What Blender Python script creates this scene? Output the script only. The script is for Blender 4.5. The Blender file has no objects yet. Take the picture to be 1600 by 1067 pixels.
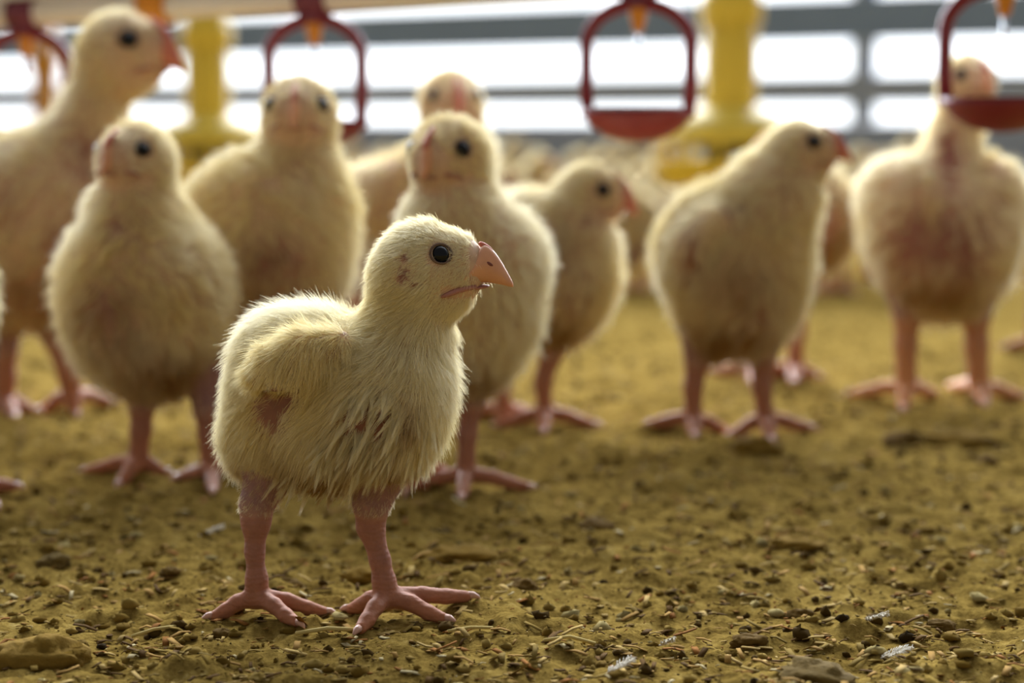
import bpy, math, random
import numpy as np
from mathutils import Vector, kdtree

# ------------------------------------------------------------------ camera, world, sun, exposure
SC = bpy.context.scene
COL = SC.collection
F_PX, HZ, CAM_H = 3000.0, 200.0, 0.25
PITCH = math.atan((533.5 - HZ) / F_PX)
FOCUS = 0.945

cam_d = bpy.data.cameras.new('camera')
cam = bpy.data.objects.new('camera', cam_d)
COL.objects.link(cam)
cam.location = (0, 0, CAM_H)
cam.rotation_euler = (math.pi / 2 - PITCH, 0, 0)
cam_d.sensor_width = 36.0
cam_d.lens = F_PX / 1600 * 36.0
cam_d.clip_start = 0.05
cam_d.dof.use_dof = True
cam_d.dof.focus_distance = FOCUS
cam_d.dof.aperture_fstop = 4.6
SC.camera = cam

SC.view_settings.view_transform = 'Standard'
SC.view_settings.look = 'None'
SC.view_settings.gamma = 1.0
SC.view_settings.use_curve_mapping = False
SC.view_settings.exposure = 0.0

world = bpy.data.worlds.new('daylight')
SC.world = world
world.use_nodes = True
wt = world.node_tree
wt.nodes.clear()
w_out = wt.nodes.new('ShaderNodeOutputWorld')
w_bg = wt.nodes.new('ShaderNodeBackground')
w_tc = wt.nodes.new('ShaderNodeTexCoord')
w_sep = wt.nodes.new('ShaderNodeSeparateXYZ')
w_ramp = wt.nodes.new('ShaderNodeValToRGB')     # bright open side of the shed (+Y), dim interior behind the camera
w_map = wt.nodes.new('ShaderNodeMapRange')
w_map.inputs['From Min'].default_value = -1
w_map.inputs['From Max'].default_value = 1
wt.links.new(w_tc.outputs['Generated'], w_sep.inputs[0])
wt.links.new(w_sep.outputs['Y'], w_map.inputs['Value'])
wt.links.new(w_map.outputs[0], w_ramp.inputs[0])
cr = w_ramp.color_ramp
cr.elements[0].position = 0.0
cr.elements[0].color = (0.104, 0.100, 0.097, 1)
cr.elements[1].position = 1.0
cr.elements[1].color = (0.90, 0.95, 1.0, 1)
e = cr.elements.new(0.55); e.color = (0.086, 0.085, 0.084, 1)
e = cr.elements.new(0.72); e.color = (0.25, 0.26, 0.275, 1)
e = cr.elements.new(0.90); e.color = (0.80, 0.86, 0.93, 1)
w_el = wt.nodes.new('ShaderNodeMapRange')        # the sky is brighter higher up than at the horizon
w_el.interpolation_type = 'SMOOTHSTEP'
w_el.inputs['From Min'].default_value = 0.07
w_el.inputs['From Max'].default_value = 0.30
w_el.inputs['To Min'].default_value = 0.0
w_el.inputs['To Max'].default_value = 6.0
wt.links.new(w_sep.outputs['Z'], w_el.inputs['Value'])
w_yb = wt.nodes.new('ShaderNodeMapRange')        # ... on the open side only
w_yb.interpolation_type = 'SMOOTHSTEP'
w_yb.inputs['From Min'].default_value = 0.25
w_yb.inputs['From Max'].default_value = 0.75
wt.links.new(w_sep.outputs['Y'], w_yb.inputs['Value'])
w_ma = wt.nodes.new('ShaderNodeMath'); w_ma.operation = 'MULTIPLY_ADD'
wt.links.new(w_el.outputs[0], w_ma.inputs[0])
wt.links.new(w_yb.outputs[0], w_ma.inputs[1])
w_ma.inputs[2].default_value = 2.9
wt.links.new(w_ma.outputs[0], w_bg.inputs['Strength'])
wt.links.new(w_ramp.outputs[0], w_bg.inputs['Color'])
wt.links.new(w_bg.outputs[0], w_out.inputs['Surface'])

sun_d = bpy.data.lights.new('sun', 'SUN')
sun = bpy.data.objects.new('sun', sun_d)
COL.objects.link(sun)
sun_d.energy = 13.0
sun_d.angle = math.radians(60)
sun_d.color = (0.90, 0.95, 1.0)
sun.rotation_euler = (math.radians(-75), math.radians(-3), 0)   # high daylight from beyond the far wall

random.seed(7)
RNG = np.random.default_rng(7)

# ------------------------------------------------------------------ pixel -> place
CP, SP = math.cos(PITCH), math.sin(PITCH)

def ray(px, py):
    u, v = (px - 800) / F_PX, (533.5 - py) / F_PX
    return np.array([u, CP + v * SP, -SP + v * CP])

def P(px, py, d):
    r = ray(px, py)
    return np.array([0, 0, CAM_H]) + r * (d / r[1])

def G(px, py, h=0.0):
    r = ray(px, py)
    return np.array([0, 0, CAM_H]) + r * ((h - CAM_H) / r[2])

def DY(py):
    return float(G(800, py)[1])

def to_px(p):
    q = p - np.array([0, 0, CAM_H])
    z = q[..., 1] * CP - q[..., 2] * SP
    v = q[..., 1] * SP + q[..., 2] * CP
    return 800 + F_PX * q[..., 0] / z, 533.5 - F_PX * v / z

# ------------------------------------------------------------------ object helpers
def tag(o, label=None, cat=None, group=None, kind=None):
    if label: o['label'] = label
    if cat: o['category'] = cat
    if group: o['group'] = group
    if kind: o['kind'] = kind
    return o

def empty(name, loc, label, cat, group=None):
    o = bpy.data.objects.new(name, None)
    COL.objects.link(o)
    o.location = loc
    o.empty_display_size = 0.02
    return tag(o, label, cat, group)

def mesh_obj(name, verts, faces, mat, parent=None, smooth=True, attrs=None):
    me = bpy.data.meshes.new(name)
    v = np.asarray(verts, dtype=np.float64)
    if isinstance(faces, np.ndarray):
        n, k = faces.shape
        me.vertices.add(len(v))
        me.vertices.foreach_set('co', v.astype(np.float32).ravel())
        me.loops.add(n * k)
        me.loops.foreach_set('vertex_index', faces.astype(np.int32).ravel())
        me.polygons.add(n)
        me.polygons.foreach_set('loop_start', (np.arange(n) * k).astype(np.int32))
        me.update(calc_edges=True)
        me.validate()
    else:
        me.from_pydata([tuple(x) for x in v], [], faces)
        me.update()
    if smooth:
        me.polygons.foreach_set('use_smooth', np.ones(len(me.polygons), dtype=bool))
    for an, (ty, data) in (attrs or {}).items():
        a = me.attributes.new(an, ty, 'POINT')
        a.data.foreach_set('color' if ty == 'FLOAT_COLOR' else 'value', np.asarray(data, dtype=np.float32).ravel())
    if mat: me.materials.append(mat)
    o = bpy.data.objects.new(name, me)
    COL.objects.link(o)
    if parent: o.parent = parent
    return o

class MB:
    """collects solids into one mesh"""
    def __init__(self): self.v, self.f = [], []
    def add(self, vs, fs):
        b = len(self.v)
        self.v += [tuple(x) for x in vs]
        self.f += [tuple(i + b for i in q) for q in fs]
        return self
    def box(self, lo, hi, xf=None):
        p = [(x, y, z) for x in (lo[0], hi[0]) for y in (lo[1], hi[1]) for z in (lo[2], hi[2])]
        if xf: p = [xf(q) for q in p]
        return self.add(p, [(0, 1, 3, 2), (4, 6, 7, 5), (0, 4, 5, 1), (2, 3, 7, 6), (0, 2, 6, 4), (1, 5, 7, 3)])
    def tube(self, pts, radii, n=12, flat=None):
        pts = [np.asarray(p, float) for p in pts]
        rings = []
        up0 = None
        for i, p in enumerate(pts):
            t = pts[min(i + 1, len(pts) - 1)] - pts[max(i - 1, 0)]
            t = t / (np.linalg.norm(t) + 1e-12)
            if up0 is None:
                up0 = np.array([0, 0, 1.0]) if abs(t[2]) < 0.9 else np.array([0, 1.0, 0])
                if flat is not None: up0 = np.asarray(flat[0], float)
            s = np.cross(t, up0); s /= np.linalg.norm(s) + 1e-12
            u = np.cross(s, t)
            up0 = u
            r = radii[i] if hasattr(radii, '__len__') else radii
            ru, rs = (r, r) if flat is None else (flat[1], flat[2])
            rings.append([p + math.cos(a) * s * rs + math.sin(a) * u * ru for a in (2 * math.pi * k / n for k in range(n))])
        vs = [q for r in rings for q in r]
        fs = []
        for i in range(len(rings) - 1):
            for k in range(n):
                fs.append((i * n + k, i * n + (k + 1) % n, (i + 1) * n + (k + 1) % n, (i + 1) * n + k))
        fs.append(tuple(reversed(range(n))))
        fs.append(tuple((len(rings) - 1) * n + k for k in range(n)))
        return self.add(vs, fs)
    def lathe(self, prof, c=(0, 0, 0), n=32):
        vs, fs = [], []
        for r, z in prof:
            for k in range(n):
                a = 2 * math.pi * k / n
                vs.append((c[0] + max(r, 1e-5) * math.cos(a), c[1] + max(r, 1e-5) * math.sin(a), c[2] + z))
        for i in range(len(prof) - 1):
            for k in range(n):
                fs.append((i * n + k, i * n + (k + 1) % n, (i + 1) * n + (k + 1) % n, (i + 1) * n + k))
        return self.add(vs, fs)
    def build(self, name, mat, parent=None, smooth=True):
        return mesh_obj(name, self.v, self.f, mat, parent, smooth)

def sphere(c, r, n=16, m=10, axes=None):
    ax = np.eye(3) if axes is None else axes
    r = np.asarray(r if hasattr(r, '__len__') else (r, r, r), float)
    vs, fs = [], []
    for i in range(m + 1):
        th = math.pi * i / m
        for k in range(n):
            a = 2 * math.pi * k / n
            l = np.array([math.sin(th) * math.cos(a), math.sin(th) * math.sin(a), math.cos(th)]) * r
            vs.append(np.asarray(c) + ax.T @ l)
    for i in range(m):
        for k in range(n):
            fs.append((i * n + k, (i + 1) * n + k, (i + 1) * n + (k + 1) % n, i * n + (k + 1) % n))
    return vs, fs

# ------------------------------------------------------------------ materials
def mat_new(name):
    m = bpy.data.materials.new(name)
    m.use_nodes = True
    nt = m.node_tree
    b = nt.nodes['Principled BSDF']
    return m, nt, b

def plain(name, col, rough=0.5, noise=0.0, scale=40, sss=0.0, trans=0.0, bump=0.0):
    m, nt, b = mat_new(name)
    b.inputs['Roughness'].default_value = rough
    b.inputs['Base Color'].default_value = (*col, 1)
    tc = nt.nodes.new('ShaderNodeTexCoord')
    nz = nt.nodes.new('ShaderNodeTexNoise')
    nz.inputs['Scale'].default_value = scale
    nz.inputs['Detail'].default_value = 5
    nt.links.new(tc.outputs['Object'], nz.inputs['Vector'])
    if noise:
        mx = nt.nodes.new('ShaderNodeMix'); mx.data_type = 'RGBA'
        mx.inputs[6].default_value = (*[c * (1 - noise) for c in col], 1)
        mx.inputs[7].default_value = (*[min(1, c * (1 + noise)) for c in col], 1)
        nt.links.new(nz.outputs[0], mx.inputs[0])
        nt.links.new(mx.outputs[2], b.inputs['Base Color'])
    if bump:
        bp = nt.nodes.new('ShaderNodeBump')
        bp.inputs['Strength'].default_value = 0.6
        bp.inputs['Distance'].default_value = bump
        nt.links.new(nz.outputs[0], bp.inputs['Height'])
        nt.links.new(bp.outputs[0], b.inputs['Normal'])
    if sss:
        b.inputs['Subsurface Weight'].default_value = sss
        b.inputs['Subsurface Radius'].default_value = (1, 0.4, 0.25)
        b.inputs['Subsurface Scale'].default_value = 0.003
    if trans:
        b.inputs['Transmission Weight'].default_value = trans
    return m

def srgb(r, g, b):
    f = lambda c: (c / 255 / 12.92) if c <= 10 else ((c / 255 + 0.055) / 1.055) ** 2.4
    return (f(r), f(g), f(b))

M = {}
M['beak'] = plain('beak_horn', srgb(212, 154, 118), 0.42, 0.14, 200, sss=0.15)
M['beak_red'] = plain('beak_red', srgb(200, 118, 96), 0.45, 0.15, 150, sss=0.15)
M['lip'] = plain('beak_lower', srgb(164, 112, 104), 0.5, 0.15, 200, sss=0.15)
M['comb'] = plain('comb_skin', srgb(196, 116, 98), 0.6, 0.2, 400, sss=0.15, bump=0.0006)
M['comb_red'] = plain('comb_red_skin', srgb(192, 102, 94), 0.6, 0.2, 300, sss=0.15)
M['eye'] = plain('eye_dark', (0.004, 0.005, 0.008), 0.08)
M['eye'].node_tree.nodes['Principled BSDF'].inputs['Specular IOR Level'].default_value = 0.22
M['lid'] = plain('eyelid_skin', srgb(104, 82, 68), 0.7, 0.2, 800, bump=0.0003)
M['claw'] = plain('claw_horn', srgb(206, 160, 140), 0.4, 0.1, 300)
M['nostril'] = plain('nostril_dark', srgb(120, 66, 56), 0.7)

# skin under the down; scaly pink legs where attribute 'leg' is 1, bare pink patches where 'bare' is 1
def skin_mat():
    m, nt, b = mat_new('chick_skin')
    at = nt.nodes.new('ShaderNodeAttribute'); at.attribute_name = 'skin'
    lg = nt.nodes.new('ShaderNodeAttribute'); lg.attribute_name = 'leg'
    tc = nt.nodes.new('ShaderNodeTexCoord')
    nz = nt.nodes.new('ShaderNodeTexNoise'); nz.inputs['Scale'].default_value = 260; nz.inputs['Detail'].default_value = 4
    nt.links.new(tc.outputs['Object'], nz.inputs['Vector'])
    hs = nt.nodes.new('ShaderNodeHueSaturation')
    mr = nt.nodes.new('ShaderNodeMapRange')
    mr.inputs['To Min'].default_value = 0.75; mr.inputs['To Max'].default_value = 1.2
    nt.links.new(nz.outputs[0], mr.inputs['Value'])
    nt.links.new(mr.outputs[0], hs.inputs['Value'])
    nt.links.new(at.outputs['Color'], hs.inputs['Color'])
    nt.links.new(hs.outputs[0], b.inputs['Base Color'])
    wv = nt.nodes.new('ShaderNodeTexWave')
    wv.wave_type = 'BANDS'; wv.bands_direction = 'Z'
    wv.inputs['Scale'].default_value = 105; wv.inputs['Distortion'].default_value = 7
    wv.inputs['Detail'].default_value = 2
    nt.links.new(tc.outputs['Object'], wv.inputs['Vector'])
    vo = nt.nodes.new('ShaderNodeTexVoronoi'); vo.inputs['Scale'].default_value = 600
    nt.links.new(tc.outputs['Object'], vo.inputs['Vector'])
    ad = nt.nodes.new('ShaderNodeMath'); ad.operation = 'ADD'
    nt.links.new(wv.outputs['Fac'], ad.inputs[0]); nt.links.new(vo.outputs['Distance'], ad.inputs[1])
    mu = nt.nodes.new('ShaderNodeMath'); mu.operation = 'MULTIPLY'
    nt.links.new(ad.outputs[0], mu.inputs[0]); nt.links.new(lg.outputs['Fac'], mu.inputs[1])
    bp = nt.nodes.new('ShaderNodeBump'); bp.inputs['Strength'].default_value = 0.45; bp.inputs['Distance'].default_value = 0.0003
    nt.links.new(mu.outputs[0], bp.inputs['Height'])
    nt.links.new(bp.outputs[0], b.inputs['Normal'])
    b.inputs['Roughness'].default_value = 0.62
    b.inputs['Specular IOR Level'].default_value = 0.25
    b.inputs['Subsurface Weight'].default_value = 0.25
    b.inputs['Subsurface Radius'].default_value = (1, 0.4, 0.3)
    b.inputs['Subsurface Scale'].default_value = 0.002
    return m
M['skin'] = skin_mat()

def down_mat():
    m, nt, b = mat_new('chick_down')
    nt.nodes.remove(b)
    out = nt.nodes['Material Output']
    at = nt.nodes.new('ShaderNodeAttribute'); at.attribute_name = 'tint'
    df = nt.nodes.new('ShaderNodeBsdfDiffuse')
    tr = nt.nodes.new('ShaderNodeBsdfTranslucent')
    mx = nt.nodes.new('ShaderNodeMixShader'); mx.inputs[0].default_value = 0.58
    nt.links.new(at.outputs['Color'], df.inputs[0]); nt.links.new(at.outputs['Color'], tr.inputs[0])
    nt.links.new(df.outputs[0], mx.inputs[1]); nt.links.new(tr.outputs[0], mx.inputs[2])
    nt.links.new(mx.outputs[0], out.inputs['Surface'])
    return m
M['down'] = down_mat()

# ------------------------------------------------------------------ implicit surfaces -> one continuous skin
def cone_sdf(X, a, b, ra, rb):
    ab = b - a
    L = float(ab @ ab) + 1e-12
    h = np.clip(((X - a) @ ab) / L, 0, 1)
    return np.linalg.norm(X - a - h[..., None] * ab, axis=-1) - (ra + (rb - ra) * h)

def smin(a, b, k):
    h = np.maximum(k - np.abs(a - b), 0) / k
    return np.minimum(a, b) - h * h * k * 0.25

class Field:
    def __init__(self, prims, vox):
        self.prims, self.h = prims, vox
        lo = np.min([np.minimum(p[0] - p[2], p[1] - p[3]) for p in prims], axis=0) - 0.006
        hi = np.max([np.maximum(p[0] + p[2], p[1] + p[3]) for p in prims], axis=0) + 0.006
        self.lo = lo
        self.n = np.ceil((hi - lo) / vox).astype(int) + 1
        self.F = np.full(self.n, 0.08, dtype=np.float32)
        for a, b, ra, rb, k, t in prims:
            mg = k + 3 * vox
            i0 = np.maximum(((np.minimum(a - ra, b - rb) - mg - lo) / vox).astype(int), 0)
            i1 = np.minimum(((np.maximum(a + ra, b + rb) + mg - lo) / vox).astype(int) + 2, self.n)
            g = [lo[d] + vox * np.arange(i0[d], i1[d]) for d in range(3)]
            X = np.stack(np.meshgrid(*g, indexing='ij'), -1)
            d = cone_sdf(X, a, b, ra, rb).astype(np.float32)
            s = tuple(slice(i0[q], i1[q]) for q in range(3))
            self.F[s] = smin(self.F[s], d, k)
    def at(self, p):
        d = np.full(len(p), 0.5)
        for a, b, ra, rb, k, t in self.prims:
            d = smin(d, cone_sdf(p, a, b, ra, rb), k)
        return d
    def tagdist(self, p, tags):
        d = np.full(len(p), 0.5)
        for a, b, ra, rb, k, t in self.prims:
            if t in tags: d = np.minimum(d, cone_sdf(p, a, b, ra, rb))
        return d
    def nets(self):
        F, h = self.F, self.h
        s = F < 0
        c = np.zeros(np.array(F.shape) - 1, np.int8)
        for dx in (0, 1):
            for dy in (0, 1):
                for dz in (0, 1):
                    c += s[dx:F.shape[0] - 1 + dx, dy:F.shape[1] - 1 + dy, dz:F.shape[2] - 1 + dz]
        act = (c > 0) & (c < 8)
        cells = np.argwhere(act)
        idx = np.full(c.shape, -1, np.int64)
        idx[act] = np.arange(len(cells))
        pos = np.zeros((len(cells), 3)); cnt = np.zeros(len(cells))
        cs = [(x, y, z) for x in (0, 1) for y in (0, 1) for z in (0, 1)]
        for i, a in enumerate(cs):
            for b in cs[i + 1:]:
                if sum(abs(p - q) for p, q in zip(a, b)) != 1: continue
                fa = F[tuple((cells + a).T)]; fb = F[tuple((cells + b).T)]
                mk = (fa < 0) != (fb < 0)
                t = np.where(mk, fa / np.where(mk, fa - fb, 1), 0)
                pos += np.where(mk[:, None], np.array(a) + t[:, None] * (np.array(b) - np.array(a)), 0)
                cnt += mk
        verts = (cells + pos / cnt[:, None]) * h + self.lo
        quads = []
        for ax in range(3):
            o1, o2 = [(1, 2), (2, 0), (0, 1)][ax]
            sl0 = [slice(None)] * 3; sl1 = [slice(None)] * 3
            sl0[ax] = slice(0, -1); sl1[ax] = slice(1, None)
            ch = s[tuple(sl0)] != s[tuple(sl1)]
            e = np.argwhere(ch)
            ok = (e[:, o1] > 0) & (e[:, o2] > 0) & (e[:, o1] < F.shape[o1] - 1) & (e[:, o2] < F.shape[o2] - 1)
            e = e[ok]
            ins = s[tuple(e.T)]
            d1 = np.zeros(3, int); d1[o1] = 1
            d2 = np.zeros(3, int); d2[o2] = 1
            q = np.stack([idx[tuple((e - d1 - d2).T)], idx[tuple((e - d2).T)], idx[tuple(e.T)], idx[tuple((e - d1).T)]], 1)
            q[~ins] = q[~ins][:, ::-1]
            quads.append(q)
        return verts, np.concatenate(quads)

def vert_normals(v, q):
    n = np.cross(v[q[:, 2]] - v[q[:, 0]], v[q[:, 3]] - v[q[:, 1]])
    vn = np.zeros_like(v)
    for k in range(4): np.add.at(vn, q[:, k], n)
    return vn / (np.linalg.norm(vn, axis=1)[:, None] + 1e-12)

def sstep(a, b, x):
    t = np.clip((x - a) / (b - a), 0, 1)
    return t * t * (3 - 2 * t)

def hash3(i, seed):
    n = (i[..., 0] * 73856093) ^ (i[..., 1] * 19349663) ^ (i[..., 2] * 83492791) ^ (seed * 2654435761)
    n = (n ^ (n >> 13)) * 1274126177 & 0x7fffffff
    n = (n ^ (n >> 16)) & 0xffff
    return n / 65535.0

def noise3(p, scale, seed=0):
    x = p * scale
    i = np.floor(x).astype(np.int64)
    f = x - i
    f = f * f * (3 - 2 * f)
    r = 0
    for dx in (0, 1):
        for dy in (0, 1):
            for dz in (0, 1):
                w = (f[..., 0] if dx else 1 - f[..., 0]) * (f[..., 1] if dy else 1 - f[..., 1]) * (f[..., 2] if dz else 1 - f[..., 2])
                r = r + w * hash3(i + np.array([dx, dy, dz]), seed)
    return r

def unit(v):
    v = np.asarray(v, float)
    return v / np.linalg.norm(v)

def img_dir(v):
    """(right, up, towards the camera) -> world direction"""
    return unit([v[0], -v[2], v[1]])

# ------------------------------------------------------------------ the floor's relief (feet stand on it)
def floor_h(x, y):
    p = np.stack([x, y, np.zeros_like(x)], -1)
    z = 0.0075 * (noise3(p, 9, 1) - 0.5) + 0.006 * (noise3(p, 27, 2) - 0.5)
    z += 0.0045 * (noise3(p, 75, 3) - 0.5) + 0.0028 * (noise3(p, 190, 4) - 0.5)
    lump = np.maximum(noise3(p, 40, 5) - 0.62, 0) * 0.014 + np.maximum(noise3(p, 120, 6) - 0.6, 0) * 0.007
    return z * 0.8 + lump - 0.002

# ------------------------------------------------------------------ chicks
CREAM = np.array(srgb(248, 242, 217))
YELLOW = np.array(srgb(238, 222, 160))
DIRT_SHADE = np.array(srgb(176, 140, 88))  # dirt and the shade of the underside, mixed into one down colour
SKIN = np.array(srgb(200, 166, 138))
PINK = np.array(srgb(138, 94, 82))
LEG = np.array(srgb(180, 118, 84))
THIGH = np.array(srgb(150, 112, 110))

UPPER = [(.70, -.42, -.25, .50), (.95, -.38, -.02, .49), (1.12, -.34, .28, .42), (1.28, -.33, .58, .33), (1.40, -.33, .54, .285),
         (1.55, -.34, .40, .235), (1.71, -.36, .18, .175), (1.84, -.39, -.06, .12), (1.94, -.41, -.24, .07), (1.985, -.41, -.34, .03)]
UPPER_HERO = [(.62, -.44, -.36, .62), (.80, -.42, -.24, .70), (.95, -.39, -.08, .67), (1.12, -.35, .24, .57), (1.28, -.33, .54, .41), (1.40, -.33, .54, .285),
              (1.55, -.34, .40, .235), (1.71, -.36, .18, .175), (1.84, -.39, -.06, .12), (1.94, -.41, -.24, .07), (1.985, -.41, -.34, .03)]
LOWER = [(.55, -.64, -.48, .46), (.80, -.60, -.42, .50), (1.05, -.53, -.36, .42), (1.28, -.46, -.36, .27), (1.46, -.42, -.36, .15)]

def loft(sections, c, f, u, s, r, n=16, pinch=.35):
    vs, fs = [], []
    for F_, b, t, w in sections:
        mid, hh = (b + t) / 2, (t - b) / 2
        for k in range(n):
            a = 2 * math.pi * k / n
            ca, sa = math.cos(a), math.sin(a)
            zz = mid + hh * sa
            ww = w * math.copysign(abs(ca) ** 0.8, ca) * (1 - pinch * max(sa, 0) ** 1.2)
            vs.append(c + r * (F_ * f + zz * u + ww * s))
    for i in range(len(sections) - 1):
        for k in range(n):
            fs.append((i * n + k, i * n + (k + 1) % n, (i + 1) * n + (k + 1) % n, (i + 1) * n + k))
    fs.append(tuple(reversed(range(n))))
    fs.append(tuple((len(sections) - 1) * n + k for k in range(n)))
    return vs, fs

def subsurf(o, lv=1):
    m = o.modifiers.new('smooth', 'SUBSURF'); m.levels = lv; m.render_levels = lv

def make_chick(sp):
    D = sp['D']
    mpp = D / F_PX                                   # metres per photo pixel at the chick
    def Q(x, y, dd=0): return P(x, y, D + dd * mpp)
    hero = sp.get('hero', False)
    prims = []
    kb = sp.get('kb', 34) * mpp
    for x, y, r, dd in sp['body']:
        c = Q(x, y, dd)
        prims.append((c, c + 1e-6, r * mpp, r * mpp, kb, 'b'))
    nk = [(Q(x, y, dd), r * mpp) for x, y, r, dd in sp['neck']]
    for (a, ra), (b, rb) in zip(nk, nk[1:]):
        prims.append((a, b, ra, rb, 26 * mpp, 'n'))
    hx, hy, hr, hdd = sp['head']
    hc, r = Q(hx, hy, hdd), hr * mpp
    f = img_dir(sp['face']); up = unit(np.array([0, 0, 1.0]) - f * f[2]); sd = np.cross(f, up)
    for F_, U_, R_ in ((0, 0, 1.0), (-.12, -.22, .93), (.70, .10, .64), (.66, -.18, .60), (.42, -.52, .55)):
        c = hc + r * (F_ * f + U_ * up)
        prims.append((c, c + 1e-6, R_ * r, R_ * r, .3 * r, 'h'))
    for ch in sp.get('wing', []):
        pts = [(Q(x, y, dd), rr * mpp) for x, y, rr, dd in ch]
        for (a, ra), (b, rb) in zip(pts, pts[1:]):
            prims.append((a, b, ra, rb, 10 * mpp, 'w'))
    claws, feet = [], []
    for lg in sp['legs']:
        pts = [(Q(x, y, dd), rr * mpp) for x, y, rr, dd in lg['chain']]
        n = len(pts)
        for i, ((a, ra), (b, rb)) in enumerate(zip(pts, pts[1:])):
            prims.append((a, b, ra, rb, (12 if i else 24) * mpp, 't' if i == 0 else 'l'))
        J = pts[-1][0]
        tr = lg.get('tr', 11) * mpp
        for tx, ty in lg['toes']:
            e = G(tx, ty, 0.0)
            e[2] = float(floor_h(np.array(e[0]), np.array(e[1]))) + tr * 0.55
            v = e - J
            # knuckled toe: down from the joint, then along the ground
            k1 = J + v * 0.45 + np.array([0, 0, 0.10 * abs(v[2]) + 0.15 * tr])
            k2 = J + v * 0.75
            prims.append((J, k1, tr * 1.25, tr * 1.0, 5 * mpp, 'l'))
            prims.append((k1, k2, tr * 1.05, tr * .92, 4 * mpp, 'l'))
            prims.append((k2, e, tr * .98, tr * .72, 4 * mpp, 'l'))
            claws.append((e, unit(v * np.array([1, 1, .3])), tr))
            feet.append(e)
    root_p = np.mean(feet, axis=0); root_p[2] = 0.0
    root = empty(sp.get('name', 'chick'), tuple(root_p), sp['label'], 'chick', sp.get('group', 'chicks on the litter'))
    vox = sp.get('vox', 0.0021)
    fld = Field(prims, vox)
    v, q = fld.nets()
    vn = vert_normals(v, q)
    # regions
    d_leg = fld.tagdist(v, 'l'); d_body = fld.tagdist(v, 'bnhw'); d_th = fld.tagdist(v, 't')
    leg = sstep(-0.25, 0.6, (np.minimum(d_body, d_th) - d_leg) / (8 * mpp))
    thigh = sstep(-0.2, 1.0, (d_body - np.minimum(d_th, d_leg)) / (14 * mpp)) * (1 - leg)
    px, py = to_px(v)
    facing = -vn[:, 1] > -0.15
    bare = np.zeros(len(v))
    for bx, by, rx, ry, st in sp.get('bare', []):
        e2 = ((px - bx) / rx) ** 2 + ((py - by) / ry) ** 2
        bare = np.maximum(bare, st * facing * np.exp(-e2 * 1.2))
    nz = noise3(v, 160, 9)
    bare = np.clip(bare * (0.55 + 0.9 * nz), 0, 1)
    skin = SKIN[None] * (1 - bare[:, None]) + PINK[None] * bare[:, None]
    skin = skin * (1 - thigh[:, None]) + THIGH * thigh[:, None]
    legc = np.array(sp.get('legcol', LEG))
    hgt = np.clip((v[:, 2]) / (95 * mpp), 0, 1)[:, None]
    skin = skin * (1 - leg[:, None]) + (legc * (1 - .55 * hgt) + THIGH * .55 * hgt) * leg[:, None]
    body = mesh_obj('body', v - root_p, q, M['skin'], root, attrs={
        'skin': ('FLOAT_COLOR', np.concatenate([skin, np.ones((len(v), 1))], 1)), 'leg': ('FLOAT', leg)})
    # down
    make_down(sp, fld, v, q, vn, leg, thigh, bare, root, root_p, f, hc, r, mpp, hero)
    # beak
    du = 0 if hero else (.15 if 'bk' in sp else .06)
    pz = .35 if hero else .72
    ub = UPPER_HERO if hero else [(a_ if a_ < 1 else 1 + (a_ - 1) * sp.get('bk', .92), b_ + du, c_ + du, w_ * sp.get('bw', .80)) for a_, b_, c_, w_ in UPPER]
    o = mesh_obj('upper_beak', np.array(loft(ub, hc, f, up, sd, r, pinch=pz)[0]) - root_p, loft(ub, hc, f, up, sd, r)[1], M[sp.get('beakmat', 'beak')], root); subsurf(o, 2)
    for sg in (-1, 1):
        vs, fs = sphere(hc + r * (1.45 * f + .13 * up + sg * .225 * sd), (.13 * r, .035 * r, .04 * r), 10, 8, np.array([unit(f - .5 * up), sd, unit(up + .5 * f)]))
        if hero: mesh_obj('nostril', np.array(vs) - root_p, fs, M['nostril'], o)
    o = mesh_obj('lower_beak', np.array(loft(LOWER, hc + up * r * du * .8, f, up, sd, r)[0]) - root_p, loft(LOWER, hc, f, up, sd, r)[1], M['lip'], root); subsurf(o, 2)
    mb = MB()
    cl = sp.get('comb', 1.0)
    if hero:
        cp, cr_ = [(1.54, .34), (1.44, .435), (1.33, .50), (1.20, .57)], (.045, .06, .07, .05)
    else:
        cp, cr_ = [(1.40, .48), (1.27, .60), (1.12, .72), (1.02 - .42 * cl, .80 + .20 * cl)], (.08, .105, .10, .05)
    mb.tube([hc + r * (F_ * f + U_ * up) - root_p for F_, U_ in cp], [q_ * r for q_ in cr_], 10)
    o = mb.build('comb', M[sp.get('combmat', 'comb')], root); subsurf(o, 1)
    # fleshy corner of the mouth, along the side of the face
    for sg in (-1, 1):
        path = []
        for F_, U_ in (((.52, -.58), (.66, -.53), (.82, -.46), (1.0, -.41), (1.2, -.385)) if hero else ((.80, -.56), (.88, -.50), (.98, -.44), (1.08, -.39), (1.2, -.36))):
            pts = hc + r * (F_ * f + (U_ + du * .8) * up) + sg * sd * np.linspace(0, 1.4, 280)[:, None] * r
            dd = fld.at(pts)
            k_ = int(np.argmax(dd > 0))
            path.append(pts[k_] + sg * sd * .035 * r - root_p)
        MB().tube(path, [.03 * r, .06 * r, .065 * r, .065 * r, .05 * r], 8).build('mouth_corner', M['lip'], root)
    # eyes with lids
    er = sp.get('er', .215) * r
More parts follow.
